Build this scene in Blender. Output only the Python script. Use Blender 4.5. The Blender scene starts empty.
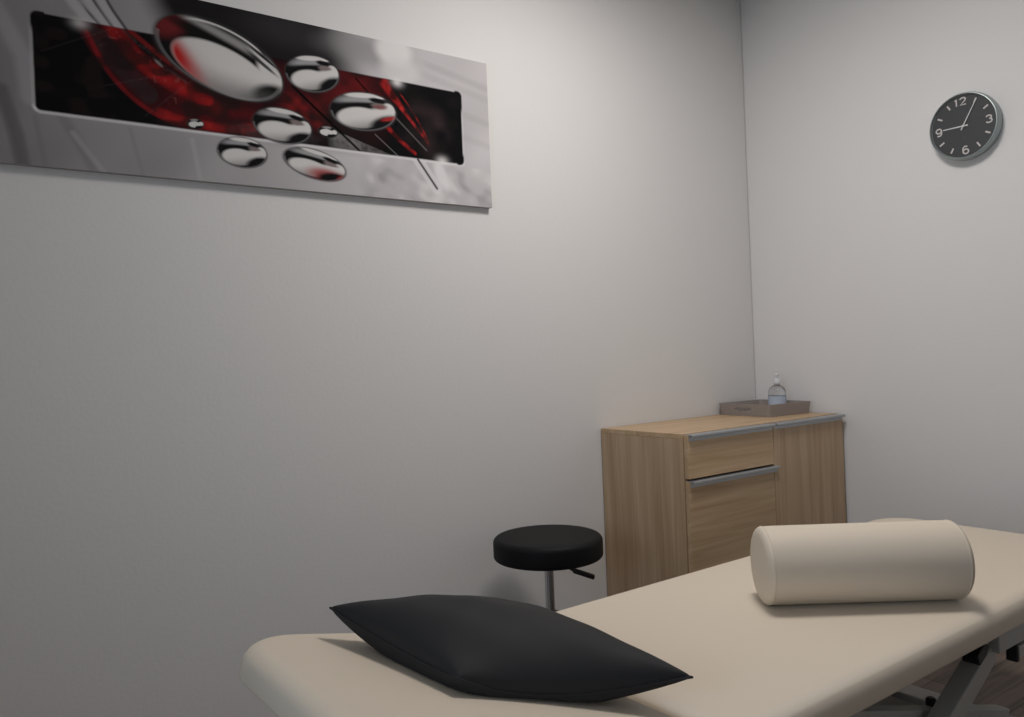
import bpy, bmesh, math
import numpy as np
from mathutils import Vector, Matrix
R = math.radians
col = bpy.context.scene.collection
scn = bpy.context.scene

# ------------------------------------------------------------------ camera
cam_d = bpy.data.cameras.new('camera'); cam = bpy.data.objects.new('camera', cam_d); col.objects.link(cam)
right = Vector((0.80571691, -0.59090054, -0.04070402))
up = Vector((0.0351957, -0.02083631, 0.99916321))
fwd = Vector((0.5912542, 0.80647529, -0.00400899))
M = Matrix((right, up, -fwd)).transposed().to_4x4()
M.translation = Vector((-3.1235, -2.34737, 1.145))
cam.matrix_world = M
cam_d.sensor_width = 36.0; cam_d.lens = 799.88 * 36.0 / 1024.0; cam_d.clip_start = 0.05
scn.camera = cam

# ------------------------------------------------------------------ world, lights, exposure
w = bpy.data.worlds.new('world'); scn.world = w; w.use_nodes = True
w.node_tree.nodes['Background'].inputs[0].default_value = (0.55, 0.62, 0.75, 1)
w.node_tree.nodes['Background'].inputs[1].default_value = 0.35
scn.view_settings.view_transform = 'Standard'; scn.view_settings.look = 'None'
scn.view_settings.gamma = 1.0; scn.view_settings.use_curve_mapping = False
scn.view_settings.exposure = 0.0

def area(name, loc, sx, sy, power, color, rot=(0, 0, 0), spread=180):
    l = bpy.data.lights.new(name, 'AREA'); l.shape = 'RECTANGLE'; l.size = sx; l.size_y = sy
    l.energy = power; l.color = color; l.spread = R(spread)
    o = bpy.data.objects.new(name, l); col.objects.link(o); o.location = loc; o.rotation_euler = rot
    return o
CEIL = 2.75
LAMPS = [((-1.38, -1.02), 21.0), ((-3.5, -2.2), 0.8)]
for (lx, ly), pw in LAMPS:
    area('ceiling_lamp_light', (lx, ly, CEIL - 0.035), 0.5, 0.5, pw, (1.0, 0.948, 0.905))
area('window_daylight', (-4.55, -1.9, 1.5), 1.0, 1.0, 9.0, (0.68, 0.83, 1.0), rot=(0, R(-90), 0), spread=120)

# ------------------------------------------------------------------ materials
def mat(name, color, rough=0.6, metal=0.0, bump=None, spec=0.5, coat=0.0):
    m = bpy.data.materials.new(name); m.use_nodes = True
    nt = m.node_tree; b = nt.nodes['Principled BSDF']
    b.inputs['Base Color'].default_value = (*color, 1); b.inputs['Roughness'].default_value = rough
    b.inputs['Metallic'].default_value = metal; b.inputs['Specular IOR Level'].default_value = spec
    b.inputs['Coat Weight'].default_value = coat
    if bump:
        sc, st, dist = bump
        tc = nt.nodes.new('ShaderNodeTexCoord'); n = nt.nodes.new('ShaderNodeTexNoise')
        n.inputs['Scale'].default_value = sc; n.inputs['Detail'].default_value = 4
        bp = nt.nodes.new('ShaderNodeBump'); bp.inputs['Strength'].default_value = st; bp.inputs['Distance'].default_value = dist
        nt.links.new(tc.outputs['Object'], n.inputs['Vector']); nt.links.new(n.outputs['Fac'], bp.inputs['Height'])
        nt.links.new(bp.outputs['Normal'], b.inputs['Normal'])
    return m

def wood(name, dark, light, axis, stretch=14.0, scale=1.0, rough=0.45):
    """fine straight grain running along the given axis (0,1,2)"""
    m = bpy.data.materials.new(name); m.use_nodes = True
    nt = m.node_tree; N = nt.nodes; b = N['Principled BSDF']
    tc = N.new('ShaderNodeTexCoord'); mp = N.new('ShaderNodeMapping')
    s = [stretch * scale] * 3; s[axis] = 0.9 * scale
    mp.inputs['Scale'].default_value = s
    n1 = N.new('ShaderNodeTexNoise'); n1.inputs['Scale'].default_value = 1.6; n1.inputs['Detail'].default_value = 5; n1.inputs['Distortion'].default_value = 0.6
    mp2 = N.new('ShaderNodeMapping'); s2 = [stretch * 8 * scale] * 3; s2[axis] = 2.5 * scale; mp2.inputs['Scale'].default_value = s2
    n2 = N.new('ShaderNodeTexNoise'); n2.inputs['Scale'].default_value = 1.0; n2.inputs['Detail'].default_value = 3
    mx = N.new('ShaderNodeMix'); mx.data_type = 'FLOAT'; mx.inputs[0].default_value = 0.35
    rp = N.new('ShaderNodeValToRGB'); rp.color_ramp.elements[0].position = 0.34; rp.color_ramp.elements[1].position = 0.66
    rp.color_ramp.elements[0].color = (*dark, 1); rp.color_ramp.elements[1].color = (*light, 1)
    L = nt.links
    L.new(tc.outputs['Object'], mp.inputs['Vector']); L.new(mp.outputs[0], n1.inputs['Vector'])
    L.new(tc.outputs['Object'], mp2.inputs['Vector']); L.new(mp2.outputs[0], n2.inputs['Vector'])
    L.new(n1.outputs['Fac'], mx.inputs[2]); L.new(n2.outputs['Fac'], mx.inputs[3])
    L.new(mx.outputs[0], rp.inputs['Fac']); L.new(rp.outputs[0], b.inputs['Base Color'])
    b.inputs['Roughness'].default_value = rough
    return m

def planks(name):
    m = bpy.data.materials.new(name); m.use_nodes = True
    nt = m.node_tree; N = nt.nodes; L = nt.links; b = N['Principled BSDF']
    tc = N.new('ShaderNodeTexCoord'); mp = N.new('ShaderNodeMapping'); mp.inputs['Rotation'].default_value = (0, 0, 0)
    br = N.new('ShaderNodeTexBrick'); br.inputs['Scale'].default_value = 1.0
    br.inputs['Brick Width'].default_value = 1.2; br.inputs['Row Height'].default_value = 0.18
    br.inputs['Mortar Size'].default_value = 0.002; br.offset = 0.37
    br.inputs['Color1'].default_value = (0.26, 0.205, 0.175, 1); br.inputs['Color2'].default_value = (0.17, 0.13, 0.11, 1)
    br.inputs['Mortar'].default_value = (0.04, 0.03, 0.025, 1)
    mp2 = N.new('ShaderNodeMapping'); mp2.inputs['Scale'].default_value = (1.2, 18, 1)
    n = N.new('ShaderNodeTexNoise'); n.inputs['Scale'].default_value = 1.8; n.inputs['Detail'].default_value = 6; n.inputs['Distortion'].default_value = 0.8
    rp = N.new('ShaderNodeValToRGB'); rp.color_ramp.elements[0].position = 0.3; rp.color_ramp.elements[1].position = 0.7
    rp.color_ramp.elements[0].color = (0.45, 0.45, 0.45, 1); rp.color_ramp.elements[1].color = (1.25, 1.2, 1.15, 1)
    mx = N.new('ShaderNodeMix'); mx.data_type = 'RGBA'; mx.blend_type = 'MULTIPLY'; mx.inputs[0].default_value = 1.0
    L.new(tc.outputs['Object'], mp.inputs[0]); L.new(mp.outputs[0], br.inputs[0])
    L.new(tc.outputs['Object'], mp2.inputs[0]); L.new(mp2.outputs[0], n.inputs[0]); L.new(n.outputs['Fac'], rp.inputs[0])
    L.new(br.outputs['Color'], mx.inputs[6]); L.new(rp.outputs[0], mx.inputs[7]); L.new(mx.outputs[2], b.inputs['Base Color'])
    b.inputs['Roughness'].default_value = 0.42
    return m

MT = dict(
    wall=mat('wall_paint', (0.74, 0.73, 0.722), 0.9, bump=(90, 0.12, 0.004), spec=0.2),
    ceiling=mat('ceiling_paint', (0.75, 0.74, 0.72), 0.9, spec=0.2),
    floor=planks('floor_planks'),
    seam=mat('seam_grey', (0.55, 0.54, 0.53), 0.8),
    skirting=mat('skirting_white', (0.6, 0.59, 0.58), 0.5),
    wood_v=wood('oak_vertical', (0.38, 0.25, 0.145), (0.56, 0.41, 0.265), 2),
    wood_h=wood('oak_horizontal', (0.41, 0.27, 0.145), (0.60, 0.435, 0.275), 0),
    dark_gap=mat('dark_gap', (0.02, 0.017, 0.015), 0.9),
    alu=mat('brushed_aluminium', (0.42, 0.44, 0.46), 0.35, 0.7),
    vinyl=mat('cream_vinyl', (0.70, 0.615, 0.505), 0.55, bump=(420, 0.06, 0.0006), spec=0.35),
    board=mat('pad_board', (0.16, 0.13, 0.10), 0.7),
    black_vinyl=mat('black_vinyl', (0.006, 0.006, 0.007), 0.6, bump=(300, 0.1, 0.0008), spec=0.2),
    pillow=mat('charcoal_leatherette', (0.019, 0.019, 0.021), 0.7, bump=(350, 0.1, 0.0008), spec=0.3),
    chrome=mat('chrome', (0.55, 0.56, 0.58), 0.22, 1.0),
    plastic=mat('black_plastic', (0.010, 0.010, 0.011), 0.4),
    steel=mat('grey_steel', (0.50, 0.50, 0.48), 0.5, 0.1),
    tray=mat('taupe_lacquer', (0.30, 0.265, 0.245), 0.5),
    white_plastic=mat('white_plastic', (0.72, 0.73, 0.75), 0.4),
    label_blue=mat('label_pale', (0.50, 0.56, 0.66), 0.5),
    clock_case=mat('clock_case_silver', (0.34, 0.385, 0.385), 0.38, 0.55),
    clock_dial=mat('clock_dial_grey', (0.040, 0.043, 0.046), 0.6),
    clock_mark=mat('clock_marking', (0.55, 0.52, 0.51), 0.5),
    clock_faint=mat('clock_faint_print', (0.062, 0.066, 0.068), 0.6),
    hand=mat('clock_hand', (0.62, 0.62, 0.62), 0.4),
    canvas_edge=mat('canvas_edge', (0.42, 0.40, 0.40), 0.8),
)
def glass_mat(name, color, rough=0.02, ior=1.45):
    m = bpy.data.materials.new(name); m.use_nodes = True; b = m.node_tree.nodes['Principled BSDF']
    b.inputs['Base Color'].default_value = (*color, 1); b.inputs['Transmission Weight'].default_value = 1.0
    b.inputs['Roughness'].default_value = rough; b.inputs['IOR'].default_value = ior
    return m
MT['clear'] = glass_mat('clear_plastic', (0.97, 0.98, 1.0), 0.03, 1.34)
MT['pane'] = glass_mat('window_glass', (0.95, 0.97, 0.98), 0.0, 1.05)
def emit(name, color, s):
    m = bpy.data.materials.new(name); m.use_nodes = True; b = m.node_tree.nodes['Principled BSDF']
    b.inputs['Base Color'].default_value = (0.8, 0.8, 0.8, 1)
    b.inputs['Emission Color'].default_value = (*color, 1); b.inputs['Emission Strength'].default_value = s
    return m
MT['diffuser'] = emit('lamp_diffuser', (1.0, 0.94, 0.88), 1.5)

# ------------------------------------------------------------------ helpers
def link(name, me, m, parent=None, smooth=True, angle=35):
    o = bpy.data.objects.new(name, me); col.objects.link(o)
    if m is not None and not me.materials: me.materials.append(m)
    if smooth:
        for p in me.polygons: p.use_smooth = True
        me.set_sharp_from_angle(angle=R(angle))
    if parent: o.parent = parent
    return o
def from_bm(name, bm, m, parent=None, smooth=True, angle=35):
    bmesh.ops.recalc_face_normals(bm, faces=bm.faces)
    me = bpy.data.meshes.new(name); bm.to_mesh(me); bm.free()
    return link(name, me, m, parent, smooth, angle)
def box(bm, x0, x1, y0, y1, z0, z1, bev=0.0, seg=2, mtx=None):
    t = bmesh.new(); bmesh.ops.create_cube(t, size=1)
    for v in t.verts: v.co = Vector((x0 + (v.co.x + .5) * (x1 - x0), y0 + (v.co.y + .5) * (y1 - y0), z0 + (v.co.z + .5) * (z1 - z0)))
    if bev: bmesh.ops.bevel(t, geom=t.edges[:], offset=bev, segments=seg, profile=0.5, affect='EDGES')
    if mtx is not None: t.transform(mtx)
    merge(bm, t)
def merge(bm, t):
    me = bpy.data.meshes.new('tmp'); t.to_mesh(me); t.free(); bm.from_mesh(me); bpy.data.meshes.remove(me)
def lathe(bm, prof, seg=48, mtx=None):
    """prof: list of (radius, z); radius 0 closes"""
    t = bmesh.new(); rings = []
    for r, z in prof:
        if r < 1e-6: rings.append([t.verts.new((0, 0, z))])
        else: rings.append([t.verts.new((r * math.cos(2 * math.pi * k / seg), r * math.sin(2 * math.pi * k / seg), z)) for k in range(seg)])
    for A, B in zip(rings, rings[1:]):
        for k in range(seg):
            k2 = (k + 1) % seg
            if len(A) == 1 and len(B) == 1: continue
            if len(A) == 1: t.faces.new((A[0], B[k], B[k2]))
            elif len(B) == 1: t.faces.new((A[k], B[0], A[k2]))
            else: t.faces.new((A[k], B[k], B[k2], A[k2]))
    bmesh.ops.recalc_face_normals(t, faces=t.faces)
    if mtx is not None: t.transform(mtx)
    merge(bm, t)
def tube(bm, pts, rad, seg=12, closed=False, cap=True):
    pts = [Vector(p) for p in pts]; t = bmesh.new(); rings = []; n = len(pts)
    rr = rad if isinstance(rad, (list, tuple)) else [rad] * n
    prev = None
    for i, p in enumerate(pts):
        a = pts[(i - 1) % n] if (closed or i > 0) else p; b = pts[(i + 1) % n] if (closed or i < n - 1) else p
        d = (b - a).normalized()
        u = (prev - d * prev.dot(d)) if prev is not None else d.cross(Vector((0, 0, 1)) if abs(d.z) < .9 else Vector((1, 0, 0)))
        u.normalize(); prev = u; v = d.cross(u)
        rings.append([t.verts.new(p + (u * math.cos(2 * math.pi * k / seg) + v * math.sin(2 * math.pi * k / seg)) * rr[i]) for k in range(seg)])
    pairs = list(zip(rings, rings[1:])) + ([(rings[-1], rings[0])] if closed else [])
    for A, B in pairs:
        for k in range(seg): t.faces.new((A[k], A[(k + 1) % seg], B[(k + 1) % seg], B[k]))
    if cap and not closed:
        t.faces.new(rings[0][::-1]); t.faces.new(rings[-1])
    merge(bm, t)
def bar(bm, a, b, wd, ht, up=Vector((0, 0, 1)), bev=0.004):
    """rectangular tube from a to b; wd across, ht along `up`"""
    a, b = Vector(a), Vector(b); d = (b - a); L = d.length; d.normalize()
    s = d.cross(up).normalized(); u = s.cross(d)
    m = Matrix((d, s, u)).transposed().to_4x4(); m.translation = a
    box(bm, 0, L, -wd / 2, wd / 2, -ht / 2, ht / 2, bev, 2, m)
def rounded_slab(x0, x1, y0, y1, z0, z1, rp, re, bottom=0.006, corners=None):
    t = bmesh.new(); bmesh.ops.create_cube(t, size=1)
    for v in t.verts: v.co = Vector((x0 + (v.co.x + .5) * (x1 - x0), y0 + (v.co.y + .5) * (y1 - y0), z0 + (v.co.z + .5) * (z1 - z0)))
    ve = [e for e in t.edges if abs(e.verts[0].co.z - e.verts[1].co.z) > 1e-4]
    if corners is not None: ve = [e for e in ve if corners(e.verts[0].co)]
    bmesh.ops.bevel(t, geom=ve, offset=rp, segments=10, profile=0.5, affect='EDGES')
    te = [e for e in t.edges if all(abs(v.co.z - z1) < 1e-5 for v in e.verts) and len(e.link_faces) == 2 and any(abs(f.normal.z) < .5 for f in e.link_faces)]
    t.normal_update()
    te = [e for e in t.edges if all(abs(v.co.z - z1) < 1e-5 for v in e.verts) and any(abs(f.normal.z) < .5 for f in e.link_faces)]
    bmesh.ops.bevel(t, geom=te, offset=re, segments=10, profile=0.5, affect='EDGES')
    t.normal_update()
    be = [e for e in t.edges if all(abs(v.co.z - z0) < 1e-5 for v in e.verts) and any(abs(f.normal.z) < .5 for f in e.link_faces)]
    bmesh.ops.bevel(t, geom=be, offset=bottom, segments=4, profile=0.5, affect='EDGES')
    return t
def empty(name, label, cat, loc=(0, 0, 0), rotz=0.0, group=None):
    o = bpy.data.objects.new(name, None); col.objects.link(o); o.location = loc; o.rotation_euler = (0, 0, rotz)
    o.empty_display_size = 0.1
    return tag(o, label, cat, group)
def tag(o, label, cat, group=None):
    o['label'] = label; o['category'] = cat
    if group: o['group'] = group
    return o
def structure(name, bm, m, parent=None, smooth=False):
    o = from_bm(name, bm, m, parent, smooth)
    if parent is None: o['kind'] = 'structure'
    return o
def bool_diff(o, cutter):
    md = o.modifiers.new('b', 'BOOLEAN'); md.operation = 'DIFFERENCE'; md.solver = 'EXACT'; md.object = cutter
    dg = bpy.context.evaluated_depsgraph_get(); me = bpy.data.meshes.new_from_object(o.evaluated_get(dg))
    o.modifiers.clear(); o.data = me; bpy.data.objects.remove(cutter)

# ------------------------------------------------------------------ room shell
X0, X1, Y0, Y1 = -4.6, 0.0, -4.2, 0.0
bm = bmesh.new(); box(bm, X0 - .15, X1 + .15, Y0 - .15, Y1 + .15, -0.1, 0.0); structure('floor', bm, MT['floor'])
bm = bmesh.new(); box(bm, X0 - .15, X1 + .15, Y0 - .15, Y1 + .15, CEIL, CEIL + 0.1); structure('ceiling', bm, MT['ceiling'])
bm = bmesh.new(); box(bm, X0 - .15, X1 + .15, Y1, Y1 + .15, 0, CEIL); structure('wall_left', bm, MT['wall'])
bm = bmesh.new(); box(bm, X1, X1 + .15, Y0 - .15, Y1, 0, CEIL); structure('wall_far', bm, MT['wall'])
bm = bmesh.new(); box(bm, X0, X1, Y0 - .15, Y0, 0, CEIL); structure('wall_right', bm, MT['wall'])
# rear wall with the window opening
bm = bmesh.new()
wy0, wy1, wz0, wz1 = -2.5, -1.3, 0.9, 2.1
box(bm, X0 - .15, X0, Y0 - .15, wy0, 0, CEIL); box(bm, X0 - .15, X0, wy1, Y1, 0, CEIL)
box(bm, X0 - .15, X0, wy0, wy1, 0, wz0); box(bm, X0 - .15, X0, wy0, wy1, wz1, CEIL)
structure('wall_rear', bm, MT['wall'])
bm = bmesh.new()
for a in ((wy0, wy0 + .06, wz0, wz1), (wy1 - .06, wy1, wz0, wz1), (wy0 + .06, wy1 - .06, wz0, wz0 + .06), (wy0 + .06, wy1 - .06, wz1 - .06, wz1), (-1.93, -1.87, wz0 + .06, wz1 - .06)):
    box(bm, X0 - .10, X0 - .04, a[0], a[1], a[2], a[3], 0.004)
wf = structure('window_1', bm, MT['white_plastic'])
bm = bmesh.new(); box(bm, X0 - .074, X0 - .066, wy0 + .05, wy1 - .05, wz0 + .05, wz1 - .05)
from_bm('window_pane', bm, MT['pane'], wf, False)
# thin grey joint in the room corner
bm = bmesh.new(); box(bm, -0.004, 0.0, -0.004, 0.0, 0.0, CEIL); structure('trim_1', bm, MT['seam'])
# ceiling lamps (above the picture)
for i, ((lx, ly), pw) in enumerate(LAMPS):
    lt = empty('ceiling_light', ['square white ceiling light above the cabinet end of the room', 'square white ceiling light above the head end of the room'][i], 'ceiling light', (lx, ly, CEIL))
    bm = bmesh.new()
    for a in ((-.31, .31, -.31, -.28), (-.31, .31, .28, .31), (-.31, -.28, -.28, .28), (.28, .31, -.28, .28)):
        box(bm, a[0], a[1], a[2], a[3], -0.03, 0.0, 0.002)
    from_bm('frame', bm, MT['skirting'], lt, False)
    bm = bmesh.new(); box(bm, -.28, .28, -.28, .28, -0.02, -0.002); from_bm('diffuser', bm, MT['diffuser'], lt, False)

# ------------------------------------------------------------------ wall picture
def smooth(e0, e1, x):
    t = np.clip((x - e0) / (e1 - e0), 0, 1); return t * t * (3 - 2 * t)
_rng = np.random.RandomState(7)
def vnoise(x, y, seed=0):
    rs = np.random.RandomState(seed); g = rs.rand(64, 64)
    xi = np.floor(x).astype(int); yi = np.floor(y).astype(int); fx = x - xi; fy = y - yi
    fx = fx * fx * (3 - 2 * fx); fy = fy * fy * (3 - 2 * fy)
    a = g[yi % 64, xi % 64]; b = g[yi % 64, (xi + 1) % 64]; c = g[(yi + 1) % 64, xi % 64]; d = g[(yi + 1) % 64, (xi + 1) % 64]
    return (a * (1 - fx) + b * fx) * (1 - fy) + (c * (1 - fx) + d * fx) * fy
def seg_dist(S, T, pts):
    """distance to a polyline and the parameter (0..1) along it"""
    best = np.full(S.shape, 1e9); par = np.zeros(S.shape); n = len(pts) - 1
    for i, ((x0, y0), (x1, y1)) in enumerate(zip(pts, pts[1:])):
        dx, dy = x1 - x0, y1 - y0; q = np.clip(((S - x0) * dx + (T - y0) * dy) / (dx * dx + dy * dy), 0, 1)
        d = np.hypot(S - x0 - q * dx, T - y0 - q * dy); m = d < best
        best = np.where(m, d, best); par = np.where(m, (i + q) / n, par)
    return best, par
def spline(pts, k=8):
    P = [np.array(p, float) for p in pts]; P = [2 * P[0] - P[1]] + P + [2 * P[-1] - P[-2]]; out = []
    for i in range(1, len(P) - 2):
        for j in range(k):
            t = j / k
            out.append(tuple(0.5 * ((2 * P[i]) + (-P[i - 1] + P[i + 1]) * t + (2 * P[i - 1] - 5 * P[i] + 4 * P[i + 1] - P[i + 2]) * t * t + (-P[i - 1] + 3 * P[i] - 3 * P[i + 1] + P[i + 2]) * t ** 3)))
    out.append(tuple(P[-2])); return out
def paint(S, T):
    """printed artwork, S from the left and T from the top, in centimetres"""
    C = np.zeros(S.shape + (3,))
    def over(a, c):
        a = np.clip(a, 0, 1)[..., None]; C[:] = C * (1 - a) + np.array(c) * a
    def g(v, tint=(1.0, 0.97, 1.0)): return tuple(v * q for q in tint)
    def ell(cx, cy, a, b, ang=0, soft=0.1, S_=None, T_=None):
        s_, t_ = (S if S_ is None else S_), (T if T_ is None else T_)
        c, s = math.cos(R(ang)), math.sin(R(ang)); u = ((s_ - cx) * c + (t_ - cy) * s) / a; v = (-(s_ - cx) * s + (t_ - cy) * c) / b
        return 1 - smooth(1 - soft, 1 + soft, np.hypot(u, v))
    # --- outer print
    base = np.interp(S.ravel(), [0, 20, 45, 70, 100, 125, 150], [.24, .30, .34, .42, .50, .54, .56]).reshape(S.shape)
    C[:] = base[..., None] * np.array([1.0, 0.96, 0.99])
    C *= (0.90 + 0.2 * vnoise(S / 14 + T / 22, T / 16, 3))[..., None]
    # left: broad folded bands
    for pts, wd, v, al in (([(0, 8), (8, 24), (9, 34)], 2.5, .42, .5), ([(3, 33), (6, 44), (7, 51)], 1.8, .10, .6), ([(0, 27), (4, 40), (6, 51)], 1.2, .14, .5),
                           ([(16, 38), (20, 45), (23.5, 52)], 1.6, .19, .5), ([(18.4, 42), (22, 47), (25.5, 52)], .9, .42, .5), ([(32, 39), (35, 52)], .7, .25, .5),
                           ([(10, 39), (12, 52)], .8, .20, .4), ([(48, 40), (50, 52)], .8, .50, .3)):
        d, q = seg_dist(S, T, pts); over(al * (1 - smooth(wd * .3, wd * 1.3, d)), g(v))
    # top: black cloud fading to the right
    top = 1 - smooth(12, 17, T)
    dk = smooth(32, 43, S - 0.5 * T) * (1 - smooth(86, 103, S - 0.3 * T))
    over(dk * top * .98, (.009, .008, .009))
    over(.30 * ell(78, 3, 13, 5, 0, .7) * top, g(.07)); over(.45 * ell(97, 3, 9, 4, -10, .8), g(.25))
    over(.75 * ell(103, 5, 9, 4, 10, .7) * top, g(.30))
    over(.95 * ell(113, 2.5, 6.5, 5, 0, .35), g(.74, (1, .98, .97))); over(.7 * ell(115, 9, 7, 4.5, 0, .4), g(.68, (1, .98, .97)))
    for y, a in ((6.5, .4), (10.5, .3), (19, .35), (27, .25)):
        over(a * (1 - smooth(.3, 2.0, np.abs(T - y - (S - 135) * .18))) * smooth(120, 128, S), g(.36))
    # top left: bright curved rods
    for pts in ([(17.5, 0), (19, 7), (24.6, 13)], [(20, 0), (22.8, 6), (27.7, 13)], [(24, 0), (27.0, 7), (31.0, 13)]):
        d, q = seg_dist(S, T, spline(pts)); over(.6 * (1 - smooth(.5, 2.1, d)) * (T < 12.6), g(.52)); over(.8 * (T < 12.6) * (1 - smooth(.15, .7, np.abs(d - 1.3))) * smooth(-.5, .5, S - np.interp(T.ravel(), [0, 13], [pts[0][0], pts[-1][0]]).reshape(S.shape)), g(.03))
    # lower right: blurred glass blocks
    m = smooth(96, 106, S) * smooth(37.5, 39, T)
    tx = (S - (T - 38) * .5); blk = 1.7 * (vnoise(tx / 4.5, (T + S * .15) / 5.0, 9) - .5) + .22 * np.sin(tx * .75) * np.sin((T + S * .15) * 1.0)
    over(m * smooth(-.05, .9, blk) * .65, g(.78, (1, .98, .98))); over(m * smooth(.1, .9, -blk) * .55, g(.24))
    m2 = smooth(60, 95, S) * smooth(38, 40, T) * (1 - smooth(98, 104, S)); over(m2 * .35, g(.66))
    # --- inner dark window
    x0, x1, y0, y1, rr = 10.2, 138.5, 12.3, 37.1, 1.3
    qx = np.abs(S - (x0 + x1) / 2) - ((x1 - x0) / 2 - rr); qy = np.abs(T - (y0 + y1) / 2) - ((y1 - y0) / 2 - rr)
    sd = np.hypot(np.maximum(qx, 0), np.maximum(qy, 0)) + np.minimum(np.maximum(qx, qy), 0) - rr
    over(.8 * (1 - smooth(.05, .7, np.abs(sd - .45))) * (smooth(35, 36.8, T) + .35 * smooth(136, 138.6, S) * smooth(14, 22, T) + .25 * (1 - smooth(10, 10.8, S)) * smooth(14, 18, T)), g(.72))
    over((1 - smooth(.1, .7, sd)) * ((S > 136) * (1 - smooth(17, 20, T) + smooth(33, 35, T)) + (S < 13) * (1 - smooth(15, 18, T))), (.01, .01, .01))
    ins = 1 - smooth(-.25, .25, sd)
    over(ins, (.007, .007, .008))
    def inside(a, c): over(a * ins, c)
    n1 = vnoise(S / 2.2, T / 2.2, 1); n2 = vnoise(S / .9, T / .9, 2); n3 = vnoise(S / 5, T / 4, 5)
    # dim textured middle
    inside(.75 * smooth(36, 46, S) * (1 - smooth(100, 112, S)) * smooth(0, 1, 1 - smooth(6, 15, np.abs(T - 24))) * (.5 + .5 * n3), (.075, .012, .014))
    inside(.6 * ell(96, 18, 13, 6, 0, .5) * (.15 + .85 * n3), (.20, .014, .016)); inside(.8 * ell(91, 31, 9, 5, 10, .6), (.012, .012, .013)); inside(.6 * ell(82, 27, 7, 4, 20, .5) * n1, (.30, .02, .02))
    inside(.85 * ell(58, 33, 14, 4, 0, .4) * (.4 + .6 * n3), (.16, .012, .014))
    # sweeping red ribbon on the left
    rib = spline([(25.5, 12), (29.5, 19), (35.5, 25.5), (43, 30.5), (53, 33.5), (66, 34)])
    d, q = seg_dist(S, T, rib)
    inside((1 - smooth(5.0, 6.2, d)) * (1 - .6 * smooth(.75, 1, q)) * (.35 + .65 * n3), (.070, .011, .013))
    inside(.8 * (1 - smooth(2.0, 3.0, seg_dist(S, T, spline([(26, 16), (30, 22), (37, 29)]))[0])) * (.5 + .5 * n1), (.035, .025, .028))
    rib2 = spline([(28.5, 12), (33, 18), (39, 22.5), (46, 26), (55, 30)])
    d, q = seg_dist(S, T, rib2); inside((1 - smooth(1.2, 3.0, d)) * (.10 + .75 * n1 * (.4 + .9 * n3)) * 1.1, (.42, .020, .020)); inside((1 - smooth(.3, 1.6, d)) * .5 * n3, (.45, .02, .02))
    rib3 = spline([(22.5, 15), (27, 24), (33.5, 31), (42, 35.5), (50, 36.8)])
    d, q = seg_dist(S, T, rib3); inside((1 - smooth(.3, .9, d)) * .6 * (.2 + .9 * n3), (.28, .018, .020))
    d, q = seg_dist(S, T, spline([(40, 33.5), (47, 35), (58, 35.5), (66, 34)])); inside((1 - smooth(.6, 1.8, d)) * (.3 + .6 * n1), (.36, .02, .02))
    d, q = seg_dist(S, T, spline([(31, 12.5), (37, 17), (43, 21.5), (47, 24)])); inside((1 - smooth(.2, .6, d)) * .3 * n2, (.13, .10, .10))
    d, q = seg_dist(S, T, spline([(33, 12.5), (40, 17.5), (46, 21)])); inside((1 - smooth(.3, 1.0, d)) * .7, (.22, .02, .02))
    inside(smooth(.86, .95, n2) * (1 - smooth(4, 7, seg_dist(S, T, rib2)[0])) * .25, (.30, .12, .11))
    inside(ell(40, 20, 1.3, .4, 40, .4) * .5, (.35, .32, .32))
    for a_, b_ in (((12, 22), (30, 12)), ((22, 30), (44, 22)), ((36, 35), (50, 22))):
        d, q = seg_dist(S, T, [a_, b_]); inside((1 - smooth(.05, .35, d)) * .05, (.25, .2, .2))
    inside(.75 * smooth(.45, .75, vnoise(S / 4.0 + 3, T / 2.8, 21)) * (1 - smooth(60, 70, S)), (.018, .012, .012))
    inside(.6 * smooth(.5, .8, vnoise(S / 5.0 + 9, T / 4, 23)) * smooth(60, 70, S), (.012, .010, .010))
    # right part: grey cracked slabs, black joint lines, red shards
    slab = (T > 29 + (S - 82) * .28) * smooth(88, 92, S) * (1 - smooth(116, 124, S))
    inside(slab * (.35 + .65 * n2) * smooth(27, 31, T), (.13, .12, .125)); inside(.5 * slab * (S < 100) * (T > 32.5) * n1, (.34, .33, .33))
    inside(.7 * ell(72, 35.5, 12, 2.5, 0, .5) * (.3 + .7 * n2), (.06, .055, .058)); inside(.6 * ell(124, 27, 9, 8, 40, .5) * n3, (.07, .045, .047))
    for a_, b_, wd in (((78, 20), (99.8, 37.4), .45), ((99, 14), (113, 27), .3)):
        d, q = seg_dist(S, T, [a_, b_]); inside((1 - smooth(wd * .5, wd * 1.3, d)) * .95, (.003, .003, .003))
    for pts, w0, w1, c in (([(109.5, 14), (112, 17.5), (117, 23)], 1.9, .7, (.36, .02, .02)), ([(114.5, 16), (119.5, 22), (125, 31)], .25, .4, (.30, .02, .02)),
                           ([(108.5, 27), (113, 31), (119.5, 35.5)], .9, .6, (.38, .02, .02)), ([(115, 21), (122, 28.5), (125, 32)], .7, .3, (.50, .03, .03))):
        d, q = seg_dist(S, T, spline(pts)); wd = w0 + (w1 - w0) * q; inside((1 - smooth(wd * .4, wd * 1.4, d)) * (.15 + .85 * smooth(.25, .7, n1)) * (.5 + .6 * n2), c)
    d, q = seg_dist(S, T, [(111, 23), (124, 34)]); inside((1 - smooth(.1, .35, d)) * .5, (.22, .20, .20))
    d, q = seg_dist(S, T, [(105, 31), (113, 37)]); inside((1 - smooth(.05, .25, d)) * .5, (.30, .28, .28))
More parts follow.
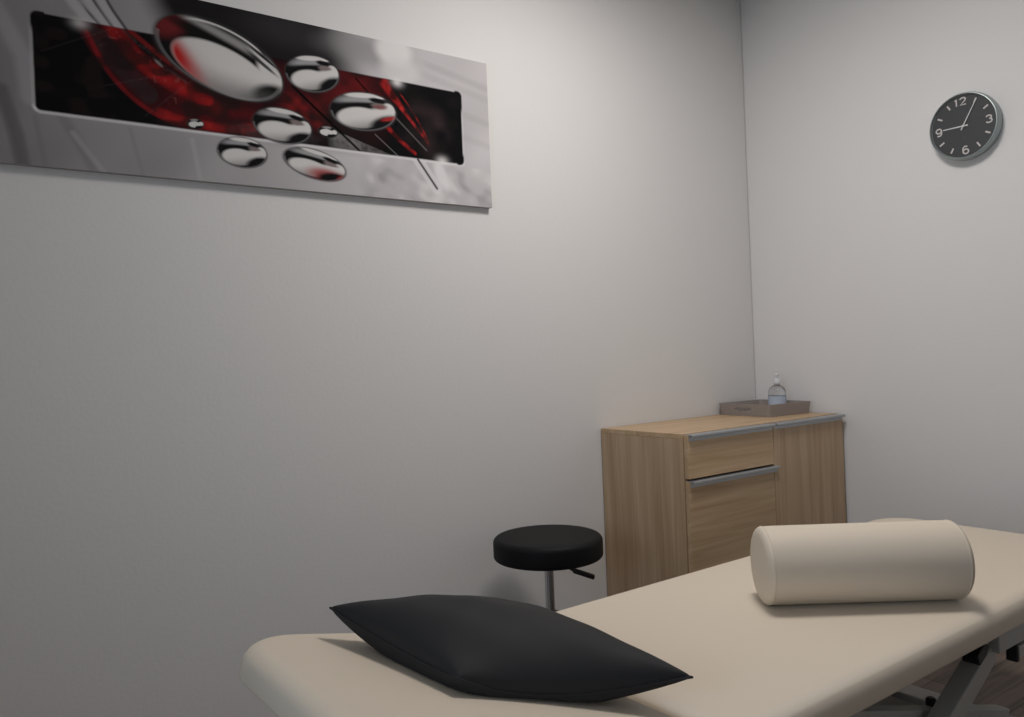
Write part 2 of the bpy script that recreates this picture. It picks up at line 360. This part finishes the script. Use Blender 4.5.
    # rods leaving the window lower right
    d, q = seg_dist(S, T, [(120.5, 37.4), (127.5, 46.5)]); over((1 - smooth(.2, .6, d)) * .95, g(.03)); over((1 - smooth(.3, 1.2, np.abs(d - 1.2))) * .6 * (T > 37.8), g(.75))
    over(.8 * ell(129.5, 42, 2.2, 5, -25, .5) * (T > 37.6), g(.76))
    # star glints
    for gx, gy, r_, a in ((21.0, 13.0, 3.6, .55), (113.8, 12.8, 3.4, .85), (130, 36.9, 3.8, .8)):
        d = np.hypot(S - gx, (T - gy) * 1.4); over(a * np.exp(-(d / r_ * 1.8) ** 2), g(.78, (1, .97, .97)))
    # --- glass drops
    def drop(cx, cy, a, b, ang, kind):
        c, s = math.cos(R(ang)), math.sin(R(ang)); u = ((S - cx) * c + (T - cy) * s) / a; v = (-(S - cx) * s + (T - cy) * c) / b
        rr_ = np.hypot(u, v); px = .25 / b
        msk = 1 - smooth(1 - px, 1 + px, rr_)
        def E(x, y, p, q_, an=0, soft=.12): return ell(x, y, p, q_, an, soft, u, v) * msk
        W = (.66, .645, .635); D = (.010, .010, .011)
        over((1 - smooth(1.0, 1.05 + px, rr_)) * .6, g(.05))
        over(msk, D)
        if kind == 'tiny':
            over(E(-.15, .1, .7, .6), W); over(E(.7, -.05, .3, .4), W); over(E(.4, .6, .5, .25), D); over(E(-.1, -.8, .5, .2), (.3, .3, .3)); return
        sh = 1 - .60 * smooth(.15, 1.05, v + .30 * u)
        def body(al):
            al = np.clip(al, 0, 1)[..., None]; C[:] = C * (1 - al) + np.array(W) * sh[..., None] * al
        if kind == 'big':
            over(E(-.84, -.28, .20, .42, 14, .6) * .9, (.17, .022, .024))
            over(E(.02, -.66, .72, .15, 5, .6), (.30, .29, .29))
            over((1 - smooth(.0, .055, np.abs(rr_ - .93))) * smooth(-.75, -.45, u) * (1 - smooth(.45, .6, u)) * (v < 0), (.66, .64, .63))
            over(E(-.08, -.40, .84, .19, 6, .5), (.010, .010, .010))
            al = E(.09, .29, .80, .68, 7, .07); body(al)
            rd = ell(-.56, .52, .34, .60, -38, .8, u, v) * al
            over(rd * .35, (.45, .2, .19)); over(ell(-.66, .42, .22, .62, -34, .8, u, v) * al, (.46, .025, .025))
            over(E(.80, -.22, .20, .42, -28, .25), W)
            over(E(.60, -.46, .30, .05, 30, .5) * .95, (.03, .03, .03)); over(E(.60, -.66, .30, .035, 30, .4), (.02, .02, .02)); over(E(.62, -.56, .28, .03, 30, .5), (.6, .58, .57))
            over(E(.90, .36, .26, .40, 28, .35), (.010, .010, .010)); over(E(.70, .62, .20, .30, 30, .9) * .6, (.10, .10, .10))
        else:
            over(E(-.12, -.58, .66, .24, -4, .5), (.33, .33, .34)); over(E(-.02, -.84, .50, .13, 0, .3), W)
            over(E(-.1, -.33, .80, .15, -3, .5), D)
            body(E(-.15, .33, .68, .54, 0, .12))
            over(E(.76, -.06, .23, .42, 0, .15), W); body(E(.48, .06, .34, .26, 0, .4))
            over(E(.50, -.33, .24, .13, 10, .4), (.22, .18, .18))
            over(E(.46, -.60, .26, .12, 15, .3), D); over(E(.50, -.78, .20, .06, 18, .3), W)
            if kind == 'red': over(E(.42, .50, .58, .42, -10, .6) * .85, (.34, .03, .03))
            over(E(.66, .60, .56, .36, -32, .32), D)
            if kind == 'redge': over(E(.76, .34, .26, .10, -20, .5) * .9, (.38, .03, .03)); over(E(.52, -.25, .2, .12, 10, .5) * .7, (.22, .05, .05))
            if kind == 'red': over(E(.90, .42, .12, .26, 20, .5) * .7, (.28, .02, .02))
        over((1 - smooth(.012, .05, np.abs(rr_ - .97))) * .35 * (v > .0), g(.30))
    drop(57.0, 15.7, 18.3, 9.7, 17.4, 'big'); drop(84.6, 15.1, 8.7, 5.6, -8.2, 'n'); drop(101.4, 24.2, 11.5, 6.1, -6, 'redge')
    drop(74.4, 32.5, 9.0, 5.3, 1.9, 'n'); drop(62.0, 41.9, 7.1, 4.4, .1, 'n'); drop(84.2, 43.0, 10.0, 4.5, 10.3, 'red')
    drop(88.8, 32.4, 3.1, 1.7, -2, 'tiny'); drop(49.1, 35.4, 2.2, 1.4, -7, 'tiny')
    return np.clip(C, 0, 1)

CW, CH, CD = 1.5, 0.513, 0.020
cx0, ctop = -2.978, 2.1855
pic = empty('wall_picture', 'wide canvas print of silver drops over a red and black band on the left wall', 'picture', (cx0 + CW / 2, 0, ctop - CH))
nx, ny = 760, 260
S1, T1 = np.meshgrid(np.linspace(0, CW, nx + 1), np.linspace(0, CH, ny + 1))
co = np.stack([S1.ravel() - CW / 2, np.full(S1.size, -CD), CH - T1.ravel()], 1)
idx = np.arange((nx + 1) * (ny + 1)).reshape(ny + 1, nx + 1)
q = np.stack([idx[:-1, :-1], idx[1:, :-1], idx[1:, 1:], idx[:-1, 1:]], -1).reshape(-1, 4)
me = bpy.data.meshes.new('printed_front')
me.vertices.add(len(co)); me.vertices.foreach_set('co', co.ravel())
me.loops.add(q.size); me.loops.foreach_set('vertex_index', q.ravel())
me.polygons.add(len(q)); me.polygons.foreach_set('loop_start', np.arange(len(q)) * 4); me.polygons.foreach_set('loop_total', np.full(len(q), 4))
me.update(); me.validate()
ca = me.color_attributes.new('print', 'FLOAT_COLOR', 'POINT')
cc = np.ones((len(co), 4)); cc[:, :3] = paint(S1 * 100, T1 * 100).reshape(-1, 3)
ca.data.foreach_set('color', cc.ravel())
pm = mat('picture_print', (1, 1, 1), 0.8, spec=0.03)
at = pm.node_tree.nodes.new('ShaderNodeAttribute'); at.attribute_name = 'print'
pm.node_tree.links.new(at.outputs['Color'], pm.node_tree.nodes['Principled BSDF'].inputs['Base Color'])
link('printed_front', me, pm, pic, smooth=False)
bm = bmesh.new(); box(bm, -CW / 2, CW / 2, -CD + .0004, -0.001, 0, CH, 0.0); from_bm('stretcher_frame', bm, MT['canvas_edge'], pic, False)

# ------------------------------------------------------------------ wall clock
clk = empty('wall_clock', 'round silver-rimmed wall clock with dark dial on the far wall', 'clock', (0, -0.9756, 1.922))
clk.matrix_world = Matrix.Translation((-0.001, -0.981, 1.916)) @ Matrix(((0, 0, -1), (-1, 0, 0), (0, 1, 0))).to_4x4() @ Matrix.Rotation(R(2.5), 4, 'Z')
bm = bmesh.new()
lathe(bm, [(0, 0), (.116, 0), (.120, .003), (.1225, .014), (.1225, .028), (.1200, .038), (.1178, .0412), (.1158, .0416), (.1145, .0400), (.1137, .0320), (.110, .029), (0, .029)], 96)
from_bm('case', bm, MT['clock_case'], clk)
bm = bmesh.new(); lathe(bm, [(0, .0292), (.1135, .0292), (.1135, .0310), (0, .0310)], 96); from_bm('dial', bm, MT['clock_dial'], clk)
dial_z = .0312
def arc(cx, cy, rx, ry, a0, a1, n=10):
    return [(cx + rx * math.cos(R(a0 + (a1 - a0) * k / n)), cy + ry * math.sin(R(a0 + (a1 - a0) * k / n))) for k in range(n + 1)]
D6 = arc(.001, .0035, .0095, .0100, 50, 180, 10) + arc(.001, -.0050, .0095, .0080, 180, 540, 22)
DIG = {'1': [(-.0045, .0075), (.0005, .0125), (.0005, -.0130)],
       '2': arc(0, .0060, .0095, .0070, 165, -40, 14) + [(-.0095, -.0122), (.0105, -.0122)],
       '3': arc(0, .0062, .0090, .0064, 160, -80, 12) + arc(0, -.0058, .0100, .0070, 80, -160, 14),
       '6': D6, '9': [(-x, -y) for x, y in D6]}
for s_, x, y in (('1', -.0185, .090), ('2', .0045, .090), ('3', .087, 0), ('6', 0, -.089), ('9', -.087, 0)):
    bm = bmesh.new(); tube(bm, [(px, py, 0) for px, py in DIG[s_]], .0026, 8); bm.transform(Matrix.Diagonal((1, 1, .25, 1)))
    o = from_bm('numeral', bm, MT['clock_mark'], clk, False); o.location = (x, y, dial_z + .0004)
for k in range(12):
    if k % 3 == 0: continue
    bm = bmesh.new(); box(bm, -.0029, .0029, .083, .102, 0, .0008, mtx=Matrix.Rotation(-R(30 * k), 4, 'Z'))
    o = from_bm('hour_mark', bm, MT['clock_mark'], clk, False); o.location = (0, 0, dial_z)
bm = bmesh.new(); lathe(bm, [(.0195, 0), (.0205, 0), (.0205, .0003), (.0195, .0003), (.0195, 0)], 48, Matrix.Translation((.045, .008, dial_z)))
from_bm('dial_ring', bm, MT['clock_faint'], clk, False)
for x_, y_, w_, h_ in ((.0452, .008, .0025, .0035), (-.039, .0108, .026, .0015), (-.038, .0072, .016, .0013), (0, -.042, .009, .004)):
    bm = bmesh.new(); box(bm, x_ - w_ / 2, x_ + w_ / 2, y_ - h_ / 2, y_ + h_ / 2, dial_z, dial_z + .0003); from_bm('dial_print', bm, MT['clock_faint'], clk, False)
def hand(name, ang, length, tail, w0, w1, z):
    bm = bmesh.new(); m_ = Matrix.Rotation(-R(ang), 4, 'Z') @ Matrix.Translation((0, 0, z))
    t = bmesh.new(); pts = [(-w0, -tail), (w0, -tail), (w1, length), (-w1, length)]
    lo = [t.verts.new((x, y, 0)) for x, y in pts]; hi = [t.verts.new((x, y, .0009)) for x, y in pts]
    t.faces.new(lo[::-1]); t.faces.new(hi)
    for i in range(4): t.faces.new((lo[i], lo[(i + 1) % 4], hi[(i + 1) % 4], hi[i]))
    t.transform(m_); merge(bm, t)
    return from_bm(name, bm, MT['hand'], clk, False)
hand('hour_hand', 273, .072, .016, .0026, .0018, dial_z + .0014)
hand('minute_hand', 31.5, .096, .016, .0022, .0014, dial_z + .0030)
bm = bmesh.new(); lathe(bm, [(0, dial_z - .001), (.0045, dial_z - .001), (.0045, dial_z + .0045), (0, dial_z + .0055)], 24); from_bm('hand_pin', bm, MT['hand'], clk)

# ------------------------------------------------------------------ cabinet
CT = 0.843; CX0, CX1, CY0 = -0.985, -0.018, -0.438
cab = empty('sideboard_cabinet', 'light oak cabinet with silver rail handles standing in the room corner', 'cabinet', ((CX0 + CX1) / 2, -0.22, 0))
ox, oy = (CX0 + CX1) / 2, -0.22
def cpart(name, boxes, m, parent=cab, bev=.0008, ang=35):
    bm = bmesh.new()
    for b in boxes: box(bm, b[0] - ox, b[1] - ox, b[2] - oy, b[3] - oy, b[4], b[5], bev, 1)
    return from_bm(name, bm, m, parent, False)
FT = .020; CY0 = -.447; yf = CY0 + FT
cpart('side_panel', [(CX0, CX0 + .018, yf + .003, -.004, 0.0, CT - .0185)], MT['wood_v'])
cpart('side_panel', [(CX1 - .018, CX1, yf + .003, -.004, 0.0, CT - .0185)], MT['wood_v'])
cpart('top_panel', [(CX0, CX1, yf + .003, -.004, CT - .018, CT)], MT['wood_h'])
cpart('back_panel', [(CX0 + .018, CX1 - .018, -.012, -.004, .06, CT - .018)], MT['wood_v'])
cpart('bottom_panel', [(CX0 + .018, CX1 - .018, yf + .003, -.012, .06, .078)], MT['wood_h'])
cpart('divider_panel', [(-.505, -.487, yf + .004, -.012, .078, CT - .018)], MT['wood_v'])
cpart('plinth', [(CX0 + .018, CX1 - .018, yf + .02, yf + .036, 0, .06)], MT['dark_gap'])
XM = -.496
def front(name, x0, x1, z0, z1, m, hx=0.0):
    f = cpart(name, [(x0, x1, CY0, yf, z0, z1)], m)
    hy = CY0
    bm = bmesh.new()   # rail profile: flat leg on the face, lip over the top edge, rolled grip in front
    prof = [(yf - .002, z1 + .0005), (yf - .002, z1 + .0022), (hy - .014, z1 + .0022), (hy - .017, z1 - .0005), (hy - .017, z1 - .006), (hy - .014, z1 - .008),
            (hy - .0145, z1 - .0025), (hy - .0022, z1 - .0012), (hy - .0022, z1 - .021), (hy - .0002, z1 - .021), (hy - .0002, z1 + .0005)]
    xs = (x0 + .004, x1 - .004 + hx); A = [bm.verts.new((xs[0] - ox, y - oy, z)) for y, z in prof]; B = [bm.verts.new((xs[1] - ox, y - oy, z)) for y, z in prof]
    n = len(prof)
    for i in range(n): bm.faces.new((A[i], A[(i + 1) % n], B[(i + 1) % n], B[i]))
    bm.faces.new(A[::-1]); bm.faces.new(B)
    h = from_bm('handle', bm, MT['alu'], f, False); h['label'] = 'brushed aluminium rail handle'
    return f
FX0 = CX0 + .003
front('drawer', FX0, XM - .0015, CT - .158, CT - .004, MT['wood_h'])
front('drawer', FX0, XM - .0015, CT - .535, CT - .167, MT['wood_h'], .020)
front('drawer', FX0, XM - .0015, .062, CT - .540, MT['wood_h'])
front('door', XM + .0015, CX1 - .001, .062, CT - .004, MT['wood_v'])

# ------------------------------------------------------------------ tray on the cabinet
tr = empty('serving_tray', 'taupe tray with cut-out handles on top of the cabinet', 'tray', (-.163, -.166, CT), R(-5))
w, d, fl, h, th = .129, .137, .006, .052, .007
bm = bmesh.new()
def ringv(wx, wy, z, rc=.012, n=5):
    out = []
    for sx, sy, a0 in ((1, 1, 0), (-1, 1, 90), (-1, -1, 180), (1, -1, 270)):
        for k in range(n + 1):
            a = R(a0 + 90 * k / n); out.append(bm.verts.new((sx * (wx - rc) + rc * math.cos(a), sy * (wy - rc) + rc * math.sin(a), z)))
    return out
rings = [ringv(w, d, 0.0005), ringv(w + fl, d + fl, h), ringv(w + fl - th, d + fl - th, h), ringv(w - th + .001, d - th + .001, .006)]
for A, B in zip(rings, rings[1:]):
    for k in range(len(A)): bm.faces.new((A[k], A[(k + 1) % len(A)], B[(k + 1) % len(A)], B[k]))
bm.faces.new(rings[0][::-1]); bm.faces.new(rings[-1])
tb = from_bm('tray_body', bm, MT['tray'], None, True, 30)
bm = bmesh.new()
for sx in (-1, 1):
    t = bmesh.new(); bmesh.ops.create_cube(t, size=1)
    for v in t.verts: v.co = Vector((v.co.x * .06 + sx * (w + .004), v.co.y * .088, v.co.z * .018 + .028))
    xe = [e for e in t.edges if abs(e.verts[0].co.x - e.verts[1].co.x) > 1e-3]
    bmesh.ops.bevel(t, geom=xe, offset=.0085, segments=5, profile=.5, affect='EDGES'); merge(bm, t)
cu = from_bm('cut', bm, None, None, False); bool_diff(tb, cu)
tb.name = 'tray_body'; tb.parent = tr
for p in tb.data.polygons: p.use_smooth = False

# ------------------------------------------------------------------ pump bottle on the tray
bt = empty('pump_bottle', 'small clear pump bottle with white pump standing in the taupe tray', 'bottle', (-.098, -.188, CT + .0062), R(20))
bm = bmesh.new()
outer = [(0, 0), (.031, 0), (.0355, .003), (.0365, .012), (.0375, .050), (.0380, .078), (.0365, .092), (.031, .105), (.021, .114), (.0125, .118), (.0115, .124), (0, .124)]
lathe(bm, outer, 48); from_bm('bottle_body', bm, MT['clear'], bt)
bm = bmesh.new(); lathe(bm, [(.0382, .014), (.0386, .014), (.0392, .070), (.0388, .070), (.0382, .014)], 48); from_bm('label', bm, MT['label_blue'], bt)
bm = bmesh.new(); lathe(bm, [(0, .1245), (.0135, .1245), (.0145, .1255), (.0145, .1385), (.0120, .141), (.0075, .142), (.0075, .148), (.0042, .149), (.0042, .156), (.0085, .157), (.0095, .160), (.0095, .165), (.007, .168), (0, .1685)], 32)
tube(bm, [(.002, 0, .1625), (.018, 0, .1635), (.028, 0, .1615), (.034, 0, .157)], [.0050, .0044, .0036, .003], 12)
from_bm('pump', bm, MT['white_plastic'], bt)

# ------------------------------------------------------------------ rolling stool
st = empty('rolling_stool', 'round black padded stool on a chrome column beside the cabinet', 'stool', (-1.478, -.262, 0))
zt = .545
bm = bmesh.new()
pr = [(0, zt - .075), (.168, zt - .075)] + [(.169 + .013 * math.sin(R(a)), zt - .063 - .012 * math.cos(R(a))) for a in range(0, 91, 15)] + \
     [(.163 + .019 * math.cos(R(a)), zt - .020 + .018 * math.sin(R(a))) for a in range(0, 91, 15)] + [(.12, zt), (0, zt + .001)]
lathe(bm, pr, 96); from_bm('seat', bm, MT['black_vinyl'], st)
bm = bmesh.new(); lathe(bm, [(0, zt - .0755), (.060, zt - .0755), (.058, zt - .080), (.040, zt - .092), (.030, zt - .104), (0, zt - .104)], 32)
box(bm, -.10, .10, -.022, .022, zt - .081, zt - .0755, .002); box(bm, -.022, .022, -.10, .10, zt - .081, zt - .0757, .002)
from_bm('seat_plate', bm, MT['plastic'], st)
bm = bmesh.new(); tube(bm, [(0, 0, .26), (0, 0, zt - .09)], .0150, 32); from_bm('gas_lift', bm, MT['chrome'], st)
bm = bmesh.new(); lathe(bm, [(0, .09), (.026, .09), (.026, .270), (.028, .272), (.028, .288), (.020, .292), (0, .292)], 32); from_bm('lift_sleeve', bm, MT['plastic'], st)
lv = Vector((.806, -.59, 0)).normalized()
def lp(a_, z_): return lv * a_ + Vector((0, 0, z_))
bm = bmesh.new(); tube(bm, [lp(.028, zt - .084), lp(.052, zt - .090), lp(.066, zt - .112), lp(.085, zt - .124)], .0055, 12); lever = from_bm('lever', bm, MT['plastic'], st)
bm = bmesh.new(); bar(bm, lp(.080, zt - .122), lp(.150, zt - .148), .022, .015, bev=.004); from_bm('lever_grip', bm, MT['plastic'], lever)
for k in range(5):
    a = R(72 * k + 20); dv = Vector((math.cos(a), math.sin(a), 0))
    bm = bmesh.new(); tube(bm, [dv * .02 + Vector((0, 0, .11)), dv * .10 + Vector((0, 0, .105)), dv * .25 + Vector((0, 0, .078))], [.020, .018, .012], 16)
    leg = from_bm('base_leg', bm, MT['plastic'], st)
    bm = bmesh.new(); c = dv * .245; s = Vector((-dv.y, dv.x, 0))
    for sg in (-1, 1):
        m_ = Matrix((Vector((0, 0, 1)), dv, s)).transposed().to_4x4(); m_.translation = c + s * sg * .013 + Vector((0, 0, .0255))
        lathe(bm, [(0, -.008), (.022, -.008), (.025, -.005), (.025, .005), (.022, .008), (0, .008)], 24, m_)
    tube(bm, [c + Vector((0, 0, .028)), c + Vector((0, 0, .08))], .006, 10)
    box(bm, c.x - .008, c.x + .008, c.y - .008, c.y + .008, .022, .050, .003)
    from_bm('caster', bm, MT['plastic'], leg)

# ------------------------------------------------------------------ massage table
TZ = .53; TY0, TY1 = -1.532, -.828; JX = -2.118; TX1 = -.380; HX0 = -2.692; TILT = R(12.4)
tb = empty('massage_table', 'cream massage table with raised head section and grey steel base', 'massage table', (-1.4, -1.2, 0))
off = Vector((1.4, 1.2, 0))
def surf(x): return TZ if x > JX else TZ + (JX - x) * math.tan(TILT)
def tpart(name, bm, m, parent=tb, smooth=True, angle=35):
    bm.transform(Matrix.Translation(off)); return from_bm(name, bm, m, parent, smooth, angle)
t = rounded_slab(JX + .002, TX1, TY0, TY1, TZ - .064, TZ, .13, .038, corners=lambda c: c.x > -1)
tpart('main_pad', t, MT['vinyl'], angle=60)
t = bmesh.new(); box(t, JX + .006, TX1 - .05, TY0 + .045, TY1 - .045, TZ - .076, TZ - .0645, .002); tpart('pad_board', t, MT['board'])
# head section, tilted about the joint
Lh = (JX - HX0) / math.cos(TILT)
HM = Matrix.Translation((JX - .002, 0, TZ)) @ Matrix.Rotation(TILT, 4, 'Y')
t = rounded_slab(-Lh, 0.0, TY0, TY1, -.056, 0.0, .13, .036, corners=lambda c: c.x < -.2); t.transform(HM)
tpart('head_pad', t, MT['vinyl'], angle=60)
t = bmesh.new(); box(t, -Lh + .10, -.01, TY0 + .06, TY1 - .06, -.068, -.0565, .002, mtx=HM); tpart('head_board', t, MT['board'])
# steel frame under the pads
def steel(name, bars, parent=tb, m=None):
    bm = bmesh.new()
    for a, b, wd, ht in bars: bar(bm, a, b, wd, ht)
    return tpart(name, bm, m or MT['steel'], parent, False)
zr = TZ - .122; yn, yf_ = -1.40, -.98
uf = steel('upper_frame', [((-2.08, yn, .426), (-.46, yn, .426), .035, .054), ((-2.08, yf_, .426), (-.46, yf_, .426), .035, .054),
                      ((-2.06, yn, zr), (-2.06, yf_, zr), .035, .05), ((-.48, yn, zr), (-.48, yf_, zr), .035, .05), ((-1.3, yn, zr), (-1.3, yf_, zr), .035, .05)])
for y in (yn, yf_):
    steel('leg_bracket', [((-.925, y, .372), (-.47, y, .372), .030, .092)], uf)
for y in (-1.33, -1.05):
    steel('head_support', [((-2.12, y, zr + .005), (-2.58, y, zr + .095), .03, .03)])
zb = .030
steel('base_frame', [((-1.95, yn + .03, zb), (-.62, yn + .03, zb), .05, .034), ((-1.95, yf_, zb), (-.62, yf_, zb), .05, .034),
                     ((-1.92, yn - .05, zb), (-1.92, yf_ + .05, zb), .07, .034), ((-.665, yn + .02, zb), (-.665, yf_ + .06, zb), .08, .030)])
for y in (-1.37, -1.01):
    lg = steel('scissor_leg', [((-1.41, y, .07), (-.905, y, .320), .05, .052)])
    bm = bmesh.new(); bar(bm, (-.985, y - .002, .302), (-.940, y - .002, .324), .044, .070); tpart('leg_end_cap', bm, MT['plastic'], lg, False)
    lg = steel('scissor_leg', [((-.68, y + .06, .06), (-1.72, y + .06, zr - .05), .04, .050)])
sb = steel('slide_rail', [((-.805, -1.398, .300), (-.52, -1.398, .306), .03, .030)])
bm = bmesh.new(); bar(bm, (-.818, -1.398, .300), (-.802, -1.398, .300), .030, .050); tpart('rail_end_cap', bm, MT['plastic'], sb, False)
steel('actuator_plate', [((-1.50, -1.20, .135), (-1.02, -1.20, .150), .18, .04)])
bm = bmesh.new(); lathe(bm, [(0, 0), (.013, 0), (.013, .03), (.009, .034), (0, .034)], 20, Matrix.Translation((-1.057, -1.30, .182)) ); tpart('adjusting_knob', bm, MT['plastic'])
for x, y in ((-1.92, yn - .04), (-1.92, yf_ + .04), (-.665, yn + .05), (-.665, yf_ + .04)):
    bm = bmesh.new(); lathe(bm, [(0, 0), (.024, 0), (.026, .004), (.022, .012), (.009, .014), (.009, .0145), (0, .0145)], 24, Matrix.Translation((x, y, 0))); tpart('foot', bm, MT['plastic'])

# ------------------------------------------------------------------ bolster
BR = .0912
a, b = Vector((-1.541, -1.151, 0)), Vector((-1.178, -1.434, 0)); ax = (b - a).normalized(); BL = (b - a).length
bo = empty('bolster_cushion', 'cream vinyl cylindrical bolster lying on the flat part of the massage table', 'bolster', ((a.x + b.x) / 2, (a.y + b.y) / 2, TZ + .0005), math.atan2(ax.y, ax.x))
RX = Matrix.Translation((0, 0, BR)) @ Matrix.Rotation(R(90), 4, 'Y')
hl = BL / 2 + .003; bm = bmesh.new()
prof = [(BR - .0005, -hl + .014), (BR, -hl + .05), (BR, hl - .05), (BR - .0005, hl - .014)]
lathe(bm, prof, 96, RX); from_bm('cover', bm, MT['vinyl'], bo)
for sg in (-1, 1):
    bm = bmesh.new()
    pf = [(BR - .0005, sg * (hl - .014))] + [(BR - .024 + .0235 * math.cos(R(t_)), sg * (hl - .014 + .014 * math.sin(R(t_)))) for t_ in range(0, 91, 15)] + [(.03, sg * (hl + .004)), (0, sg * (hl + .005))]
    lathe(bm, pf, 96, RX); from_bm('end_cap', bm, MT['vinyl'], bo, angle=60)
    bm = bmesh.new()
    pts = [(sg * (hl - .014), (BR - .0008) * math.cos(R(k)), BR + (BR - .0008) * math.sin(R(k))) for k in range(0, 360, 5)]
    tube(bm, pts, .0013, 8, closed=True); from_bm('seam', bm, MT['vinyl'], bo)

# ------------------------------------------------------------------ pillow
c0 = Vector((-2.27, -1.11, .56))
pl = empty('throw_pillow', 'charcoal leatherette square cushion on the raised head section of the massage table', 'cushion', c0)
cL, cN, cR, cF = Vector((-2.514, -.893, .675)), Vector((-2.455, -1.255, .632)), Vector((-2.118, -1.444, .600)), Vector((-2.13, -1.03, .600))
N = 56; H = .098
def pil(a_, b_):
    # a_: L..R side (0 = L/N edge, 1 = F/R edge), b_: 0 = far edge (L,F), 1 = near edge (N,R)
    u, v = 2 * a_ - 1, 2 * b_ - 1
    u2 = u * (1 - .055 * (1 - v * v)); v2 = v * (1 - .055 * (1 - u * u))
    A, B = (u2 + 1) / 2, (v2 + 1) / 2
    p = cL * (1 - A) * (1 - B) + cF * A * (1 - B) + cN * (1 - A) * B + cR * A * B
    e = max(0, (1 - u * u)) * max(0, (1 - v * v))
    return p, e, u, v
bm = bmesh.new(); top = {}; bot = {}
for i in range(N + 1):
    for j in range(N + 1):
        a_ = .5 - .5 * math.cos(math.pi * i / N); b_ = .5 - .5 * math.cos(math.pi * j / N)
        a_ = .6 * a_ + .4 * i / N; b_ = .6 * b_ + .4 * j / N
        p, e, u, v = pil(a_, b_); f = e ** .40
        edge_sag = (1 - max(u * u, v * v)) * .0 + (1 - u * u * v * v) * .012
        s0 = surf(p.x)
        mid = p.z - edge_sag - .030 * (1 - .75 * a_) * (1 - u * u) * max(0, (v + 1) / 2) ** 2 + .012 * (1 - v * v) * (1 - u * u)
        wr = .0022 * math.sin(9 * u + 3 * v) * math.sin(7 * v) * f
        zt_ = mid + H * f * .76 + wr
        zb_ = max(mid - H * f * (.85 - .42 * a_ * b_), s0 + .0012 + .016 * a_ * b_ * (1 - f))
        zt_ = max(zt_, s0 + .004)
        border = i in (0, N) or j in (0, N)
        if border:
            zz = max(mid, s0 + .0045)
            top[i, j] = bot[i, j] = bm.verts.new((p.x - c0.x, p.y - c0.y, zz - c0.z))
        else:
            top[i, j] = bm.verts.new((p.x - c0.x, p.y - c0.y, zt_ - c0.z)); bot[i, j] = bm.verts.new((p.x - c0.x, p.y - c0.y, min(zb_, zt_ - .002) - c0.z))
for i in range(N):
    for j in range(N):
        bm.faces.new((top[i, j], top[i + 1, j], top[i + 1, j + 1], top[i, j + 1]))
        bm.faces.new((bot[i, j + 1], bot[i + 1, j + 1], bot[i + 1, j], bot[i, j]))
ring = [top[i, 0].co.copy() for i in range(N)] + [top[N, j].co.copy() for j in range(N)] + [top[i, N].co.copy() for i in range(N, 0, -1)] + [top[0, j].co.copy() for j in range(N, 0, -1)]
from_bm('cushion_cover', bm, MT['pillow'], pl, angle=50)
bm = bmesh.new(); tube(bm, ring[::2], .0022, 8, closed=True); from_bm('seam', bm, MT['pillow'], pl)
